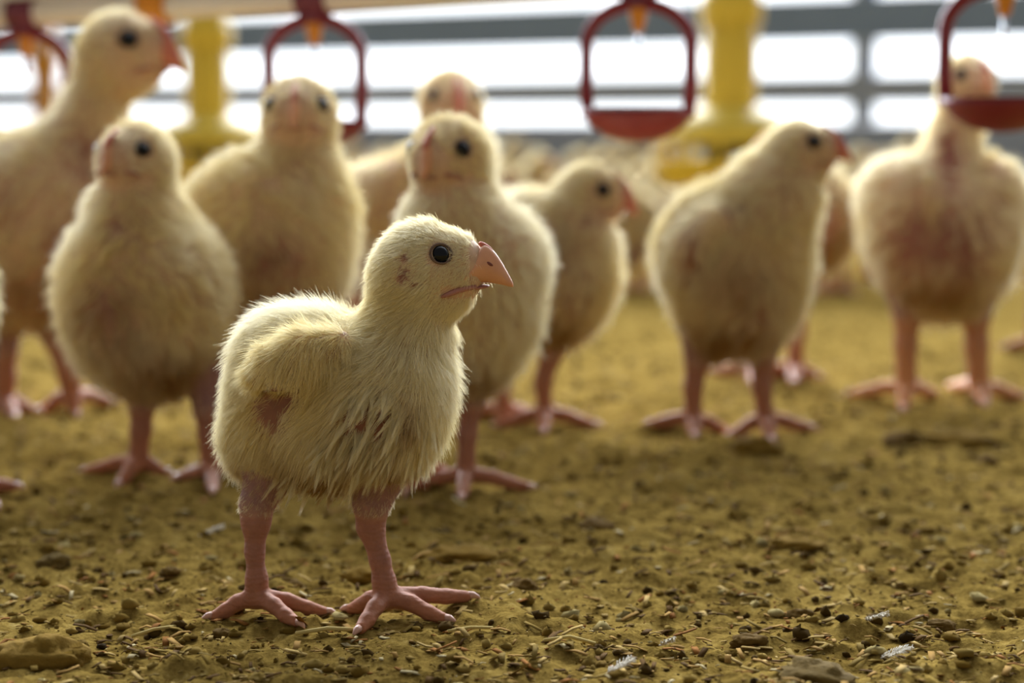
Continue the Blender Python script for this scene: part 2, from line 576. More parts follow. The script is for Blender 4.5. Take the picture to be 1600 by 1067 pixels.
    for sg in (-1, 1):
        base = hc + r * ((.52 * f + .36 * up) if hero else (.64 * f + .33 * up))
        t = np.linspace(0, 1.5, 300)[:, None] * r
        pts = base + sg * sd * t
        dd = fld.at(pts)
        hit = pts[np.argmax(dd > 0)]
        nn = unit(fld_grad(fld, hit))
        ec = hit - nn * er * (0.48 if hero else 0.1)
        vs, fs = sphere(ec, er, 20, 14)
        eye = mesh_obj('eye', np.array(vs) - root_p, fs, M['eye'], root)
        t1 = unit(np.cross(nn, up)); t2 = np.cross(nn, t1)
        lid = MB()
        ring = [hit + nn * er * (.02 if hero else .3) + er * 1.06 * (math.cos(a) * t1 * 1.06 + math.sin(a) * t2 * .98) - root_p for a in np.linspace(0, 2 * math.pi, 25)]
        lid.tube(ring, er * .12, 8)
        lid.build('eyelid', M['lid'], eye)
    for e, dr, tr in claws:
        mb = MB()
        a = e + dr * tr * .35 + np.array([0, 0, tr * .12]) - root_p
        mb.tube([a, a + dr * tr * .6 + np.array([0, 0, .02 * tr]), a + dr * tr * 1.15 - np.array([0, 0, .2 * tr]), a + dr * tr * 1.5 - np.array([0, 0, .5 * tr])],
                [tr * .52, tr * .44, tr * .26, tr * .05], 10)
        mb.build('claw', M['claw'], root)
    return root

def fld_grad(fld, p):
    h = 0.0008
    g = []
    for d in range(3):
        e = np.zeros(3); e[d] = h
        g.append(float(fld.at((p + e)[None])[0] - fld.at((p - e)[None])[0]))
    return np.array(g)

def make_down(sp, fld, v, q, vn, leg, thigh, bare, root, root_p, f, hc, r, mpp, hero):
    n = sp.get('hairs', 16000)
    tri = np.concatenate([q[:, [0, 1, 2]], q[:, [0, 2, 3]]])
    area = np.linalg.norm(np.cross(v[tri[:, 1]] - v[tri[:, 0]], v[tri[:, 2]] - v[tri[:, 0]]), axis=1)
    hd = np.linalg.norm(v - hc, axis=1)
    headw = 1 - sstep(0.9 * r, 1.7 * r, hd)
    dens = (1 - leg) * (1 - .88 * np.maximum(thigh, sstep(0, .25, leg))) * (1 - .96 * bare) * (1 + 1.1 * headw)
    # no down on the beak's base or on the eyes
    up = unit(np.array([0, 0, 1.0]) - f * f[2]); sd = np.cross(f, up)
    rel = (v - hc) / r
    rf, ru, rs = rel @ f, rel @ up, np.abs(rel @ sd)
    beakz = ((rf > 1.10) & (ru < .62) & (ru > -.72)) | ((rf > .55) & (ru < -.30) & (ru > -.60) & (rs > .3))
    dens = dens * np.where(beakz, 0.04, 1)
    eyez = ((rf - (.52 if hero else .64)) ** 2 + (ru - (.36 if hero else .33)) ** 2 < (.245 if hero else .26) ** 2) & (rs > .3)
    dens = dens * np.where(eyez, 0.02, 1)
    w = area * dens[tri].mean(1)
    ti = RNG.choice(len(tri), n, p=w / w.sum())
    a, b = RNG.random(n), RNG.random(n)
    fl = a + b > 1
    a[fl], b[fl] = 1 - a[fl], 1 - b[fl]
    bw = np.stack([1 - a - b, a, b], 1)[:, :, None]
    T = tri[ti]
    p = (v[T] * bw).sum(1)
    nn = (vn[T] * bw).sum(1); nn /= np.linalg.norm(nn, axis=1)[:, None]
    B = bw[:, :, 0]
    hw, br, th = (headw[T] * B).sum(1), (bare[T] * B).sum(1), (thigh[T] * B).sum(1)
    lw = (leg[T] * B).sum(1)
    fb = img_dir(sp.get('fwd', sp['face']))
    flow = (-fb * .55 + np.array([0, 0, -.8]))[None] * (1 - hw[:, None]) + (-f - .25 * np.array([0, 0, 1]))[None] * hw[:, None]
    sw = np.stack([noise3(p, 55, s) - .5 for s in (21, 22, 23)], -1)
    flow = flow + sw * sp.get('swirl', 1.0)
    flow -= nn * (flow * nn).sum(1)[:, None]
    flow /= np.linalg.norm(flow, axis=1)[:, None] + 1e-9
    L0 = sp.get('len', 0.011)
    L = L0 * (1 - .50 * hw) * (1 - .7 * np.clip(th + 2 * lw, 0, 1)) * (1 + (.9 if hero else .15) * br) * (.65 + .7 * RNG.random(n)) * (1 - .8 * lw)
    ppx, ppy = to_px(p)
    for bx, by, rx, ry, st in sp.get('short', []):
        L *= 1 - st * np.exp(-(((ppx - bx) / rx) ** 2 + ((ppy - by) / ry) ** 2) * 1.2) * (nn[:, 1] < .2)
    # short velvet round the face
    relp = (p - hc) / r
    L *= np.where(relp @ f > .35, np.where(hw > .4, .55, 1), 1)
    lift = sp.get('lift', .55) + .3 * RNG.random(n)
    fuzz = RNG.random(n) < sp.get('fuzz', .22)           # looser strands that stand off the coat
    lift = np.where(fuzz, lift + .5 + .9 * RNG.random(n), lift)
    L = np.where(fuzz, L * (1.0 + .35 * RNG.random(n)), L)
    d0 = nn * lift[:, None] + flow * 1.0 + RNG.normal(0, .16, (n, 3))
    d0 /= np.linalg.norm(d0, axis=1)[:, None]
    d1 = nn * (lift * .45)[:, None] + flow * 1.1 + RNG.normal(0, .2, (n, 3)) + np.array([0, 0, -.15])
    d1 /= np.linalg.norm(d1, axis=1)[:, None]
    segs = 4
    pts = np.zeros((n, segs, 3))
    pts[:, 0] = p - nn * .0004
    for s in range(1, segs):
        t = s / (segs - 1)
        dd = d0 * (1 - t) + d1 * t
        pts[:, s] = pts[:, s - 1] + dd * (L / (segs - 1))[:, None]
    # clumping towards guide strands
    ng = max(200, n // 22)
    kd = kdtree.KDTree(ng)
    gi = RNG.choice(n, ng, replace=False)
    for k, g in enumerate(gi): kd.insert(p[g], k)
    kd.balance()
    near = np.array([gi[kd.find(x)[1]] for x in p])
    cs = np.clip(.28 + .6 * br + .30 * noise3(p, 45, 31) - .25 * hw, 0, .88) * np.where(fuzz, .45, 1)
    for s in range(1, segs):
        t = (s / (segs - 1)) ** 1.2
        tgt = pts[near, s]
        pts[:, s] = pts[:, s] * (1 - (cs * t)[:, None]) + tgt * (cs * t)[:, None]
    # colour of each strand: cream, patches of yellow, dirt plus painted belly shade
    yl = np.clip(noise3(p, 30, 41) * 1.5 - .35, 0, 1)
    col = CREAM[None] * (1 - yl[:, None] * .7) + YELLOW[None] * (yl[:, None] * .7)
    so = np.zeros(n)
    px, py = to_px(p)
    for bx, by, rx, ry, st in sp.get('soil_shade', []):
        so = np.maximum(so, st * np.exp(-(((px - bx) / rx) ** 2 + ((py - by) / ry) ** 2) * 1.2) * (nn[:, 1] < .3))
    so = np.clip(so * (.4 + 1.2 * noise3(p, 120, 51)), 0, 1)
    col = col * (1 - so[:, None]) + DIRT_SHADE[None] * so[:, None]
    col = col * (.9 + .18 * RNG.random(n))[:, None]
    # drawn-out tufts of damp down on the breast
    ex_p, ex_c = [], []
    fx, fy = to_px(p)
    for tx, ty, rx, ry, ng_ in sp.get('tuft', []):
        cand = np.where((((fx - tx) / rx) ** 2 + ((fy - ty) / ry) ** 2 < 1) & (nn[:, 1] < -.2))[0]
        for g in RNG.choice(cand, ng_):
            m_ = 34
            ln = .0085 + .007 * RNG.random()
            dr = unit(nn[g] * .55 + flow[g] * 1.0 + RNG.normal(0, .30, 3))
            sag = np.array([-.35 * RNG.random(), 0, -.55])
            base = p[g] + RNG.normal(0, .0011, (m_, 3))
            tipo = RNG.normal(0, .00035, (m_, 3))
            lj = (.75 + .3 * RNG.random((m_, 1))) * ln
            q_ = np.zeros((m_, segs, 3))
            for s in range(segs):
                t = s / (segs - 1)
                axis = p[g] + dr * ln * t + sag * ln * .6 * t * t
                q_[:, s] = base * (1 - t) ** .8 + (1 - (1 - t) ** .8) * p[g] + (axis - p[g]) * (lj / ln) + tipo * t
            ex_p.append(q_)
            ex_c.append(np.repeat((CREAM * (.86 + .14 * RNG.random()))[None], m_, 0))
    if ex_p:
        pts = np.concatenate([pts] + ex_p); col = np.concatenate([col] + ex_c); n = len(pts)
    cu = bpy.data.hair_curves.new('down')
    cu.add_curves([segs] * n)
    cu.attributes['position'].data.foreach_set('vector', (pts - root_p).astype(np.float32).ravel())
    ra = cu.attributes.get('radius') or cu.attributes.new('radius', 'FLOAT', 'POINT')
    wr = sp.get('wid', .00030)
    prof = np.array([1.0, .85, .6, .2])
    ra.data.foreach_set('value', (np.ones((n, 1)) * prof[None] * wr * .5).astype(np.float32).ravel())
    ta = cu.attributes.new('tint', 'FLOAT_COLOR', 'CURVE')
    ta.data.foreach_set('color', np.concatenate([np.clip(col, 0, 1), np.ones((n, 1))], 1).astype(np.float32).ravel())
    cu.materials.append(M['down'])
    o = bpy.data.objects.new('down', cu)
    COL.objects.link(o)
    o.parent = root
    return o

# ---- the sharp chick
HERO = dict(
    hero=True, D=FOCUS + .02, vox=0.00115, hairs=190000, len=.0098, wid=.00017, kb=40, lift=.42, comb=.30, er=.215, swirl=.8,
    label='small cream chick in sharp focus standing in profile, pink skin showing under its wing', face=(1, 0, .16), fwd=(.8, 0, .6),
    head=(664, 418, 70, -30),
    neck=[(650, 445, 64, -25), (638, 510, 60, -20), (610, 585, 86, -15)],
    body=[(498, 610, 128, 20), (578, 620, 108, -25), (448, 655, 86, 30), (446, 562, 70, 25), (515, 672, 88, 0), (612, 590, 84, -25), (604, 655, 76, -20), (410, 690, 52, 40)],
    wing=[[(528, 542, 26, -95), (470, 556, 36, -106), (430, 574, 30, -110), (408, 586, 20, -104)], [(470, 582, 18, -122), (432, 598, 14, -128)]],
    legs=[dict(chain=[(428, 722, 50, 10), (401, 788, 26, 2), (400, 815, 22, 0), (398, 862, 14, 0), (401, 905, 16, 2), (401, 932, 21, 5)], toes=[(336, 967), (462, 981), (506, 962)], tr=12.5),
          dict(chain=[(604, 715, 50, -10), (581, 785, 29, -4), (579, 822, 21, 0), (594, 876, 15, 0), (600, 908, 17, 0), (604, 932, 22, 0)], toes=[(549, 957), (563, 986), (692, 973), (728, 958)], tr=13)],
    tuft=[(582, 650, 52, 48, 80), (560, 700, 60, 30, 45), (640, 690, 40, 50, 40), (505, 745, 70, 14, 30)],
    short=[(585, 640, 52, 44, .85), (430, 634, 40, 50, .9), (432, 600, 34, 14, .75), (636, 422, 26, 36, .72), (505, 752, 70, 16, .5)],
    bare=[(432, 632, 38, 46, 1.5), (470, 608, 34, 16, 1.3), (432, 598, 24, 8, .7), (582, 655, 56, 50, 1.5), (512, 548, 26, 16, .6), (650, 540, 30, 30, .5), (636, 402, 11, 9, 1.15), (630, 430, 12, 15, 1.25), (648, 442, 15, 8, 1.1), (510, 750, 70, 18, .7)],
    soil_shade=[(500, 755, 120, 34, 1.0), (625, 750, 34, 44, .9), (585, 690, 60, 40, .5), (420, 740, 60, 40, .45), (640, 660, 20, 40, .5)],
)

BG = [
  dict(D=DY(645), label='tall long-necked chick with reddish beak, its body cut off by the edge', face=(.93, -.12, .35), fwd=(.8, 0, .6), head=(190, 80, 60, 0), beakmat='beak_red', combmat='comb_red', comb=.8,
    neck=[(172, 112, 46, 0), (142, 185, 42, 0), (105, 270, 82, 0)], body=[(55, 330, 122, 0), (45, 400, 108, 0), (100, 340, 88, -20), (-30, 350, 110, 30)],
    legs=[dict(chain=[(72, 480, 42, 0), (88, 525, 22, 0), (108, 585, 16, 0), (112, 618, 16, 0)], toes=[(70, 640), (118, 648), (175, 634)]),
          dict(chain=[(0, 480, 42, 0), (5, 545, 22, 0), (8, 590, 16, 0), (8, 628, 16, 0)], toes=[(-40, 648), (22, 655), (50, 645)])],
    bare=[(95, 400, 50, 70, .8), (130, 240, 30, 60, .6), (60, 470, 80, 40, .7), (10, 330, 40, 50, .5)], soil_shade=[(70, 460, 90, 60, .8)]),
  dict(D=DY(742), label='chick facing the camera with an orange stripe down its forehead, before the tall long-necked one', face=(-.42, -.14, .88), bk=.72, bw=.66, fwd=(-.2, 0, 1), head=(212, 246, 53, 0), comb=.9,
    neck=[(208, 275, 50, 5), (212, 335, 62, 10), (222, 410, 95, 20)], body=[(212, 440, 112, 10), (250, 455, 106, 10), (215, 500, 106, 5), (250, 530, 84, 20), (225, 400, 80, 20), (215, 480, 90, 90)],
    legs=[dict(chain=[(215, 575, 40, 10), (222, 630, 20, 0), (220, 672, 15, 0), (216, 722, 16, 0)], toes=[(140, 738), (188, 755), (255, 742)]),
          dict(chain=[(315, 575, 38, 10), (322, 638, 19, 0), (325, 680, 14, 0), (330, 735, 16, 0)], toes=[(280, 755), (332, 770), (378, 752)])],
    bare=[(160, 490, 50, 50, .6), (190, 350, 30, 25, .5), (310, 460, 30, 60, .3)], soil_shade=[(270, 585, 100, 40, .8), (165, 490, 50, 50, .5), (185, 540, 60, 50, .4)]),
  dict(D=DY(700), label='upright chick staring straight ahead with pink forehead stripe, before a red drinker cup', face=(0, -.14, 1), bk=.72, bw=.66, fwd=(-.1, 0, 1), head=(467, 176, 52, 0), comb=1.0,
    neck=[(467, 205, 49, 5), (462, 270, 58, 10), (445, 330, 90, 20)], body=[(362, 330, 62, 5), (488, 320, 60, 5), (420, 352, 114, 10), (440, 395, 104, 5), (425, 400, 100, 20), (430, 430, 85, 10), (425, 380, 95, 90)],
    legs=[dict(chain=[(395, 480, 40, 10), (392, 540, 20, 0), (390, 600, 15, 0), (388, 680, 16, 0)], toes=[(330, 695), (385, 712), (430, 700)]),
          dict(chain=[(470, 480, 40, 10), (470, 540, 20, 0), (470, 600, 15, 0), (470, 680, 16, 0)], toes=[(420, 695), (470, 712), (520, 700)])],
    bare=[(430, 405, 60, 50, .7), (400, 470, 60, 40, .5), (470, 260, 30, 30, .3)], soil_shade=[(430, 480, 100, 40, .7), (430, 410, 60, 50, .4)]),
  dict(D=DY(762), label='chick standing close behind the sharp one, orange beak turned down', face=(-.42, -.24, .88), bk=.72, bw=.66, fwd=(.2, 0, 1), head=(702, 242, 57, 0), comb=.9,
    neck=[(704, 275, 55, 5), (712, 345, 66, 5), (722, 400, 92, 10)], body=[(772, 400, 70, 10), (738, 430, 102, 10), (742, 495, 92, 10), (690, 460, 104, 15), (720, 540, 72, 10), (710, 470, 90, 80)],
    legs=[dict(chain=[(738, 575, 38, 10), (737, 625, 20, 0), (730, 680, 14, 0), (728, 740, 15, 0)], toes=[(652, 760), (722, 778), (822, 768)]),
          dict(chain=[(655, 575, 38, 10), (655, 625, 20, 0), (650, 680, 14, 0), (650, 730, 15, 0)], toes=[(590, 745), (640, 765), (690, 750)])],
    bare=[(690, 540, 40, 60, .6), (760, 500, 40, 60, .25)], soil_shade=[(720, 600, 80, 40, .6)]),
  dict(D=1.86, label='chick raising its head above the one behind the sharp chick, red beak against the windows', face=(.22, -.2, .93), bk=.72, bw=.66, fwd=(-.3, 0, 1), head=(705, 158, 45, 0), beakmat='beak_red', combmat='comb_red', comb=1.0,
    neck=[(708, 185, 42, 5), (712, 245, 48, 10), (660, 310, 72, 20)], body=[(600, 330, 76, 10), (595, 365, 72, 10), (640, 340, 78, 10), (610, 340, 70, 70)],
    legs=[dict(chain=[(560, 415, 32, 10), (555, 455, 18, 0), (552, 510, 13, 0), (552, 578, 14, 0)], toes=[(500, 592), (550, 605), (600, 592)]),
          dict(chain=[(645, 415, 32, 10), (645, 455, 18, 0), (645, 510, 13, 0), (645, 578, 14, 0)], toes=[(600, 592), (645, 605), (690, 592)])],
    bare=[(580, 410, 60, 30, .8), (600, 330, 30, 40, .3)], soil_shade=[(590, 410, 80, 40, .8)]),
  dict(D=DY(662), label='low chick in profile with a hooked orange beak, neck drawn in', face=(.95, -.22, .28), fwd=(.8, 0, .5), head=(920, 304, 44, 0), beakmat='beak_red', comb=.8,
    neck=[(910, 325, 46, 0), (890, 365, 62, 0), (876, 410, 80, 0)], body=[(868, 410, 86, 0), (870, 450, 80, 0), (825, 360, 58, 20), (800, 420, 84, 30)],
    wing=[[(850, 370, 30, -60), (810, 400, 28, -60), (780, 430, 20, -50)]],
    legs=[dict(chain=[(872, 505, 34, 0), (862, 548, 19, 0), (849, 595, 13, 0), (851, 645, 14, 0)], toes=[(780, 665), (850, 672), (925, 664)]),
          dict(chain=[(800, 500, 34, 20), (795, 548, 19, 20), (785, 595, 13, 20), (785, 640, 14, 20)], toes=[(740, 655), (785, 662), (845, 655)])],
    bare=[(900, 470, 40, 50, .6), (920, 345, 20, 15, .5), (865, 420, 50, 60, .4)], soil_shade=[(880, 520, 60, 30, .7), (850, 400, 50, 50, .4)]),
  dict(D=DY(675), label='plump chick in profile between the yellow feeder and the broad upright chick', face=(.94, -.02, .32), fwd=(.75, 0, .65), head=(1248, 236, 45, 0), comb=.75, beakmat='beak_red',
    neck=[(1238, 258, 48, 0), (1212, 300, 62, 0), (1178, 360, 90, 0)], body=[(1138, 392, 102, 10), (1165, 425, 92, -10), (1150, 468, 86, 0), (1115, 400, 78, 40)],
    wing=[[(1120, 350, 30, -75), (1080, 390, 30, -70), (1060, 430, 22, -55)]],
    legs=[dict(chain=[(1095, 505, 40, 0), (1090, 560, 20, 0), (1083, 605, 14, 0), (1082, 655, 15, 0)], toes=[(1022, 674), (1085, 684), (1135, 672)]),
          dict(chain=[(1190, 505, 40, 0), (1192, 555, 21, 0), (1190, 605, 14, 0), (1196, 655, 15, 0)], toes=[(1145, 676), (1205, 684), (1262, 674)])],
    bare=[(1080, 400, 30, 70, .6), (1190, 500, 60, 50, .5), (1230, 300, 30, 20, .4), (1150, 330, 20, 15, .5)], soil_shade=[(1140, 530, 90, 40, .9), (1160, 450, 60, 60, .5)]),
  dict(D=DY(628), label='broad upright chick with a bare red breast, its head behind the drinker arm', face=(.34, -.12, .9), bk=.72, bw=.66, fwd=(.1, 0, 1), head=(1512, 128, 39, 0), comb=.9, combmat='comb_red',
    neck=[(1508, 150, 32, 5), (1490, 215, 30, 5), (1480, 285, 56, 10)], kb=26, body=[(1400, 300, 52, 10), (1545, 300, 52, 10), (1445, 345, 92, 10), (1505, 345, 92, 10), (1475, 380, 104, 0), (1475, 412, 82, 5), (1475, 360, 90, 80)],
    legs=[dict(chain=[(1420, 445, 40, 0), (1418, 490, 22, 0), (1415, 540, 17, 0), (1416, 605, 18, 0)], toes=[(1335, 618), (1412, 636), (1455, 622)]),
          dict(chain=[(1525, 445, 40, 0), (1525, 490, 22, 0), (1526, 540, 17, 0), (1530, 605, 18, 0)], toes=[(1485, 606), (1538, 636), (1592, 624)])],
    legcol=srgb(214, 150, 98), bare=[(1425, 380, 55, 70, 1.0), (1490, 390, 75, 80, .85), (1482, 240, 24, 60, .8), (1570, 290, 30, 40, .5)], soil_shade=[(1470, 450, 90, 40, .8), (1440, 400, 60, 50, .4)]),
  dict(D=DY(592), label='brown-breasted chick mostly hidden behind the plump one in profile', face=(-.75, -.1, .6), fwd=(-.3, 0, .9), head=(1222, 240, 38, 0), comb=.7,
    neck=[(1232, 262, 36, 0), (1250, 300, 44, 0), (1262, 330, 60, 0)], body=[(1270, 338, 66, 10), (1262, 362, 58, 0), (1225, 360, 62, 20)],
    legs=[dict(chain=[(1190, 420, 30, 0), (1185, 470, 17, 0), (1180, 520, 13, 0), (1180, 578, 14, 0)], toes=[(1118, 588), (1178, 602), (1225, 592)]),
          dict(chain=[(1250, 420, 30, 0), (1248, 470, 17, 0), (1245, 520, 13, 0), (1242, 578, 14, 0)], toes=[(1190, 592), (1240, 602), (1272, 592)])],
    bare=[(1290, 350, 40, 70, .7)], soil_shade=[(1285, 360, 50, 70, .8)]),
]

hero = make_chick(HERO)
chicks = []
for sp in BG:
    sp.setdefault('hairs', 26000); sp.setdefault('len', .0125); sp.setdefault('wid', .00045); sp.setdefault('lift', .70); sp.setdefault('fuzz', .42)
    sp['bare'] = [(a, b, c, d, e * 1.3) for a, b, c, d, e in sp['bare']]
    sp['soil_shade'] = [(a, b, c, d, min(1, e * 1.2)) for a, b, c, d, e in sp['soil_shade']]
    chicks.append(make_chick(sp))
(ck_tall, ck_stripe, ck_stare, ck_close, ck_raise, ck_low, ck_plump, ck_broad, ck_hid) = chicks

def copy_tree(o, parent=None):
    c = o.copy()
    COL.objects.link(c)
    c.parent = parent
    for ch in list(o.children):
        copy_tree(ch, c)
    return c

FLOCK_LABEL = 'pale out-of-focus chick of the flock crowded far behind, below the windows'
def far_chick(src, px, d, rz, s=1.0, label=FLOCK_LABEL, group='flock far behind'):
    c = copy_tree(src)
    p = P(px, 300, d)
    c.location = (p[0], d, 0)
    c.rotation_euler = (0, 0, rz)
    c.scale = (s, s, s)
    tag(c, label, 'chick', group)
    return c

far_chick(ck_stripe, -120, 1.28, .3, 1.0, 'chick showing only a tuft of white down at the very edge, beside the orange-striped one', 'chicks on the litter')
far_chick(ck_low, 1655, 2.15, .5, 1.0, 'chick peeping from behind the broad upright chick at the edge', 'chicks on the litter')
rows = [
    (2.95, [(560, ck_low, .3), (985, ck_plump, 2.2), (1108, ck_low, .5), (1310, ck_low, 2.6), (1450, ck_plump, 1.2), (800, ck_hid, 1.0), (60, ck_plump, .4)], .80),
    (3.15, [(1045, ck_low, 2.6), (900, ck_low, 1.1), (1215, ck_plump, .2), (1378, ck_hid, 2.2)], .78),
    (3.35, [(880, ck_low, -2.0), (1080, ck_low, .8), (1210, ck_hid, 2.0), (640, ck_plump, 2.8), (1400, ck_plump, .2), (290, ck_low, 3.0), (1560, ck_low, 1)], .76),
    (3.9, [(820, ck_plump, .5), (960, ck_low, 2.9), (1040, ck_hid, 1.4), (1260, ck_plump, 3.0), (560, ck_low, 1.5), (1440, ck_low, -1)], .78),
    (4.6, [(780, ck_low, 1.2), (900, ck_hid, -1.4), (1180, ck_low, -2.3), (1330, ck_plump, .7), (500, ck_plump, 2.4), (1010, ck_plump, -.6), (620, ck_low, .4), (1500, ck_plump, 2), (210, ck_low, 1)], .80),
    (5.6, [(850, ck_low, 2.0), (740, ck_plump, -1), (950, ck_plump, 1.0), (1090, ck_low, 3.0), (1230, ck_hid, .4), (1390, ck_low, 1.9), (560, ck_hid, 2.2), (150, ck_plump, 1)], .82),
    (7.0, [(800, ck_plump, 1.1), (900, ck_low, .2), (1000, ck_hid, 2.0), (1130, ck_plump, 3.1), (1290, ck_low, -1.0), (1420, ck_plump, 1.0), (600, ck_low, 1.5), (690, ck_hid, 0), (460, ck_plump, 2)], .85),
]
for d, items, s in rows:
    for x, src, rz in items:
        far_chick(src, x, d + random.uniform(-.03, .03), rz, s * random.uniform(.94, 1.06))

# ------------------------------------------------------------------ floor and litter
def floor_mat():
    m, nt, b = mat_new('litter_floor')
    tc = nt.nodes.new('ShaderNodeTexCoord')
    def noise(sc, det=6, rough=.6):
        n = nt.nodes.new('ShaderNodeTexNoise')
        n.inputs['Scale'].default_value = sc; n.inputs['Detail'].default_value = det; n.inputs['Roughness'].default_value = rough
        nt.links.new(tc.outputs['Object'], n.inputs['Vector'])
        return n
    n1, n2, n3 = noise(14), noise(85, 8, .65), noise(420, 4)
    rp = nt.nodes.new('ShaderNodeValToRGB')
    el = rp.color_ramp.elements
    el[0].position = .33; el[0].color = (*srgb(62, 48, 23), 1)
    el[1].position = .70; el[1].color = (*srgb(198, 175, 112), 1)
    k = el.new(.44); k.color = (*srgb(122, 99, 48), 1)
    k = el.new(.56); k.color = (*srgb(160, 134, 70), 1)
    ad = nt.nodes.new('ShaderNodeMath'); ad.operation = 'MULTIPLY_ADD'
    ad.inputs[1].default_value = .48
    m2 = nt.nodes.new('ShaderNodeMath'); m2.operation = 'MULTIPLY_ADD'; m2.inputs[1].default_value = .22
    m3 = nt.nodes.new('ShaderNodeMath'); m3.operation = 'MULTIPLY'; m3.inputs[1].default_value = .30
    nt.links.new(n3.outputs[0], m3.inputs[0])
    nt.links.new(n1.outputs[0], m2.inputs[0]); nt.links.new(m3.outputs[0], m2.inputs[2])
    nt.links.new(n2.outputs[0], ad.inputs[0]); nt.links.new(m2.outputs[0], ad.inputs[2])
    nt.links.new(ad.outputs[0], rp.inputs[0])
    nt.links.new(rp.outputs[0], b.inputs['Base Color'])
    b.inputs['Roughness'].default_value = 1.0
    b.inputs['Specular IOR Level'].default_value = 0.0
    bp = nt.nodes.new('ShaderNodeBump'); bp.inputs['Strength'].default_value = .8; bp.inputs['Distance'].default_value = .0035
    nb = noise(330, 7, .7)
    nt.links.new(nb.outputs[0], bp.inputs['Height'])
    nt.links.new(bp.outputs[0], b.inputs['Normal'])
    return m
M['floor'] = floor_mat()

gx = np.concatenate([np.linspace(-9, -.62, 40), np.arange(-.6, .62, .0030), np.linspace(.64, 9, 40)])
ys, y = [-2.5, -1.5, -.5, 0, .3, .5, .6], .66
while y < 13:
    ys.append(y)
    y += .0026 if y < 1.15 else .0026 + (y - 1.15) * .014
gy = np.array(ys)
XX, YY = np.meshgrid(gx, gy, indexing='ij')
ZZ = floor_h(XX, YY)
fv = np.stack([XX, YY, ZZ], -1).reshape(-1, 3)
ii, jj = np.meshgrid(np.arange(len(gx) - 1), np.arange(len(gy) - 1), indexing='ij')
i0 = (ii * len(gy) + jj).ravel()
fq = np.stack([i0, i0 + len(gy), i0 + len(gy) + 1, i0 + 1], 1)
fl = mesh_obj('floor', fv, fq, M['floor'])
tag(fl, 'brown littered floor of compacted shavings', None, None, 'structure')

def scatter_mat(name, rough=.8):
    m, nt, b = mat_new(name)
    at = nt.nodes.new('ShaderNodeAttribute'); at.attribute_name = 'tint'
    nt.links.new(at.outputs['Color'], b.inputs['Base Color'])
    b.inputs['Roughness'].default_value = rough
    b.inputs['Specular IOR Level'].default_value = .02
    return m
M['chips'] = scatter_mat('wood_shaving')
M['crumb'] = scatter_mat('litter_crumb', .9)

def scatter_xy(n, lo=.74, hi=2.1, pw=2.2):
    d = lo + (hi - lo) * RNG.random(n) ** pw
    x = (RNG.random(n) * 2 - 1) * .30 * d * 1.1
    return x, d

def chips(n):
    x, y = scatter_xy(n)
    L = .002 + .010 * RNG.random(n) ** 2.6
    W = L * (.14 + .45 * RNG.random(n)); W = np.clip(W, .0005, .0032)
    an = RNG.random(n) * math.pi
    tilt = RNG.normal(0, .20, n)
    curl = RNG.normal(0, .25, n) * L
    z = floor_h(x, y) + .0004
    dx, dy = np.cos(an), np.sin(an)
    pal = np.array([srgb(196, 166, 100), srgb(178, 140, 76), srgb(166, 112, 54), srgb(106, 78, 38), srgb(212, 194, 146), srgb(150, 124, 60)])
    c = pal[RNG.choice(6, n, p=[.18, .26, .13, .22, .05, .16])] * .60 * (.8 + .35 * RNG.random((n, 1)))
    vs, cs = [], []
    for s in (-1, 0, 1):
        for w in (-1, 1):
            for h in (0, 1):
                px_ = x + dx * L * s * .5 - dy * W * w * .5
                py_ = y + dy * L * s * .5 + dx * W * w * .5
                pz = z + tilt * L * s * .5 + abs(tilt) * L * .5 + curl * (1 if s == 0 else 0) * .3 + h * .00035 + (.0002 if s == 0 else 0)
                vs.append(np.stack([px_, py_, pz], 1)); cs.append(c)
    V = np.stack(vs, 1).reshape(-1, 3); C = np.stack(cs, 1).reshape(-1, 3)
    f0 = []
    for s in (0, 1):
        a = s * 4; b = a + 4
        f0 += [(a + 1, a + 3, b + 3, b + 1), (a, b, b + 2, a + 2), (a, a + 1, b + 1, b), (a + 2, b + 2, b + 3, a + 3)]
    f0 += [(0, 2, 3, 1), (8, 9, 11, 10)]
    fq = (np.arange(n)[:, None, None] * 12 + np.array(f0)[None]).reshape(-1, 4)
    o = mesh_obj('wood_shavings', V, fq, M['chips'], smooth=False, attrs={'tint': ('FLOAT_COLOR', np.concatenate([C, np.ones((len(C), 1))], 1))})
    tag(o, 'loose wood shavings and straw bits spread over the brown litter', 'shavings', None, 'stuff')

def crumbs(n):
    vs0, fs0 = sphere((0, 0, 0), 1, 6, 4)
    vs0 = np.array(vs0)
    x, y = scatter_xy(n, .74, 2.6, 1.9)
    s = .0005 + .0036 * RNG.random(n) ** 6
    z = floor_h(x, y)
    jit = 1 + RNG.normal(0, .22, (n, len(vs0), 1))
    sc = s[:, None] * np.stack([.8 + .7 * RNG.random(n), .8 + .7 * RNG.random(n), .5 + .4 * RNG.random(n)], 1)
    V = vs0[None] * jit * sc[:, None, :] + np.stack([x, y, z + s * .25], 1)[:, None, :]
    pal = np.array([srgb(86, 66, 30), srgb(128, 102, 44), srgb(156, 130, 66), srgb(60, 46, 24), srgb(176, 158, 104)])
    c = pal[RNG.choice(5, n, p=[.16, .36, .34, .03, .11])] * .72 * (.8 + .35 * RNG.random((n, 1)))
    C = np.repeat(c, len(vs0), 0)
    fq = (np.arange(n)[:, None, None] * len(vs0) + np.array(fs0)[None]).reshape(-1, 4)
    o = mesh_obj('litter_crumbs', V.reshape(-1, 3), fq, M['crumb'], attrs={'tint': ('FLOAT_COLOR', np.concatenate([C, np.ones((len(C), 1))], 1))})
    tag(o, 'crumbs of dry litter scattered over the brown floor', 'litter', None, 'stuff')
